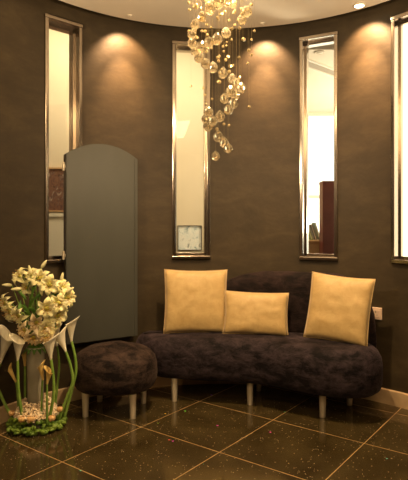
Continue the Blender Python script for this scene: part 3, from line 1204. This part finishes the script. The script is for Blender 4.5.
# calla lilies
def calla(label, head_top, head_base, stem, dy, mp, w=0.048, name='calla_lily', rad=0.0090):
    foot = P(stem[-1][0], stem[-1][1], dy)
    gz = 0.035
    foot = P(stem[-1][0], stem[-1][1], dy * 0.9)
    foot.z = gz
    t = thing(name, label, 'flower', tuple(foot), 0, 'calla lilies round the vase')
    A = P(*head_base, dy); B = P(*head_top, dy)
    ax = (B - A); L = ax.length; ax.normalize()
    fr = ax.to_track_quat('Z', 'Y').to_matrix()
    vs, fs = [], []
    n, sg = 10, 22
    for i in range(n + 1):
        u = i / n
        for k in range(sg + 1):
            th = 2 * PI * k / sg - PI / 2
            tipf = 0.5 + 0.5 * math.cos(th - PI / 2)         # 1 at the pointed side
            r = 0.008 + (w * 1.18 - 0.008) * (u ** 1.4) * (0.75 + 0.25 * tipf) + 0.012 * max(0, u - 0.8) * 5 * tipf
            z = L * u * (0.78 + 0.30 * tipf ** 2) - 0.008 * max(0, u - 0.85) / 0.15 * (1 - tipf)
            ro = 1 + 0.25 * (k / sg - 0.5) * (u ** 2) * 0.6
            vs.append(Vector((r * ro * math.cos(th), 0.85 * r * ro * math.sin(th), z)))
    for i in range(n):
        for k in range(sg):
            a = i * (sg + 1) + k
            fs.append((a, a + 1, a + sg + 2, a + sg + 1))
    o = mesh_obj('spathe', [fr @ v + (A - foot) for v in vs], fs, mp, t)
    sm = o.modifiers.new('thick', 'SOLIDIFY'); sm.thickness = 0.0018
    tube('spadix', [fr @ Vector((0, 0, L * q)) + (A - foot) for q in (0.15, 0.4, 0.65, 0.72)], [0.004, 0.0045, 0.004, 0.001], M_CALLAY, t, 8)
    pts = [A - foot + ax * 0.008] + [P(*s, dy) - foot for s in stem[:-1]] + [Vector((0, 0, 0))]
    sp_ = spline(pts, 6, False)
    tube('stem', sp_, [rad * (0.9 + 0.25 * i / len(sp_)) for i in range(len(sp_))], M_STEM, t, 10)
    return t


calla('white calla lily leaning left at the edge of the arrangement, leftmost of all', (9, 330), (0, 364), [(-4, 380), (2, 398), (13, 412)], 0.02, M_CALLA, 0.055)
calla('upright white calla lily left of the vase, in front of the bouquet', (19, 336), (17.5, 361), [(18, 378), (19, 396), (24, 414)], -0.10, M_CALLA, 0.047)
calla('upright white calla lily right of the vase, widest bloom', (49, 336), (51, 360), [(53.5, 378), (53.5, 396), (48, 414)], -0.10, M_CALLA, 0.052)
calla('white calla lily leaning left, second from the right', (58, 331), (66, 352), [(71, 367), (72.5, 382), (67, 397), (58, 408)], -0.02, M_CALLA, 0.05)
calla('white calla lily with a pointed tip, rightmost and nearest the ottoman', (71, 318), (71.5, 342), [(75, 356), (76, 370), (73, 385), (64, 403)], 0.03, M_CALLA, 0.045)
calla('white calla lily half hidden behind the widest bloom', (54, 326), (57, 346), [(59, 362), (58, 380), (54, 404)], 0.10, M_CALLA, 0.045, rad=0.007)
calla('short yellow calla lily just right of the vase foot, taller of the front pair', (40, 362), (43, 380), [(42, 390), (41, 404)], -0.10, M_CALLAY, 0.024, rad=0.006)
calla('short yellow calla lily right of the vase foot, lower of the front pair', (50, 368), (47, 384), [(47, 392), (47, 405)], -0.11, M_CALLAY, 0.026, rad=0.006)
calla('thin yellow calla lily close behind the left side of the vase', (24, 350), (25, 366), [(25, 378), (25, 400)], 0.04, M_CALLAY, 0.02, rad=0.007)
calla('short peach calla lily leaning left behind the left white bloom', (8, 366), (16, 382), [(17, 390), (19, 404)], 0.0, M_CALLAY, 0.018, rad=0.005)

# mound of cream petals, leaves round the foot, peach roses
cx, cy = AX, AY
random.seed(31)
bm = bmesh.new()
for k in range(1500):
    r = 0.132 * random.random() ** 0.4; a = random.uniform(0, 2 * PI)
    z = 0.04 + 0.135 * (1 - (r / 0.150) ** 3) * random.uniform(0.75, 1.1)
    x, y = cx + r * math.cos(a), cy + r * math.sin(a)
    if math.hypot(x - vb.x, y - vb.y) < 0.062:
        continue
    rc = bmesh.ops.create_icosphere(bm, subdivisions=1, radius=random.uniform(0.006, 0.011))
    M = Matrix.Translation((x, y, z)) @ Matrix.Rotation(random.uniform(0, 6), 4, (random.random(), random.random(), 1)) @ Matrix.Diagonal((1.3, 0.9, 0.45, 1))
    bmesh.ops.transform(bm, matrix=M, verts=rc['verts'])
pm = bm_obj('petal_mound', bm, M_CHIP, None, True)
tag(pm, 'mound of small cream petals round the foot of the vase', 'petals', kind='stuff')

bm = bmesh.new()
for k in range(170):
    a = 2 * PI * k / 170 + random.uniform(-0.05, 0.05)
    r = random.uniform(0.115, 0.178)
    c = Vector((cx + r * math.cos(a), cy + r * math.sin(a), 0.018 + random.uniform(0, 0.065) * (1 - (r - 0.115) / 0.08)))
    rc = bmesh.ops.create_icosphere(bm, subdivisions=2, radius=1)
    s = random.uniform(0.014, 0.024)
    M = Matrix.Translation(c) @ Matrix.Rotation(random.uniform(0, 6), 4, (random.random(), random.random(), random.random() + 0.1))
    for v in rc['verts']:
        nn = 1 + 0.5 * noise.noise(v.co * 2.3 + Vector((k, 0, 0)))
        v.co = M @ Vector((v.co.x * s * nn, v.co.y * s * nn * 0.8, v.co.z * s * 0.5 * nn))
        v.co.z = max(v.co.z, 0.002)
gl = bm_obj('leaf_wreath', bm, M_MOSS, None, True)
tag(gl, 'ring of crinkled bright green leaves lying on the floor round the vase', 'leaves', kind='stuff')


def rose(label, px, py, dy, r):
    c = P(px, py, dy)
    t = thing('rose_bud', label, 'flower', (c.x, c.y, 0.03), 0, 'peach rose buds on the leaf ring')
    zc = c.z - 0.03
    # wrapped petals around a core
    for k in range(5):
        vs, fs = [], []
        a0 = k * 2.4
        span = 2.6
        n, m_ = 8, 8
        rk = r * (0.55 + 0.11 * k)
        for i in range(n + 1):
            v = i / n
            for j in range(m_ + 1):
                a = a0 + span * (j / m_ - 0.5)
                ph = -1.2 + v * (2.25 - 0.12 * k)
                vs.append(Vector((rk * math.cos(ph) * math.cos(a), rk * math.cos(ph) * math.sin(a), zc + rk * math.sin(ph))))
        for i in range(n):
            for j in range(m_):
                q = i * (m_ + 1) + j
                fs.append((q, q + 1, q + m_ + 2, q + m_ + 1))
        o = mesh_obj('petal', vs, fs, M_ROSE, t)
        sm = o.modifiers.new('thick', 'SOLIDIFY'); sm.thickness = 0.001
    bm = bmesh.new()
    bmesh.ops.create_icosphere(bm, subdivisions=2, radius=r * 0.55)
    bmesh.ops.translate(bm, verts=bm.verts, vec=(0, 0, zc))
    bm_obj('core', bm, M_ROSE, t, True)


rose('peach rose bud at the far left of the leaf ring', 12, 413, -0.04, 0.021)
rose('peach rose bud below the left upright calla lily', 22, 419, -0.13, 0.023)
rose('peach rose bud at the front middle of the leaf ring', 31, 419, -0.14, 0.024)
rose('peach rose bud below the widest calla bloom', 52, 418, -0.13, 0.023)
rose('peach rose bud at the right end of the leaf ring', 60, 409, -0.05, 0.021)
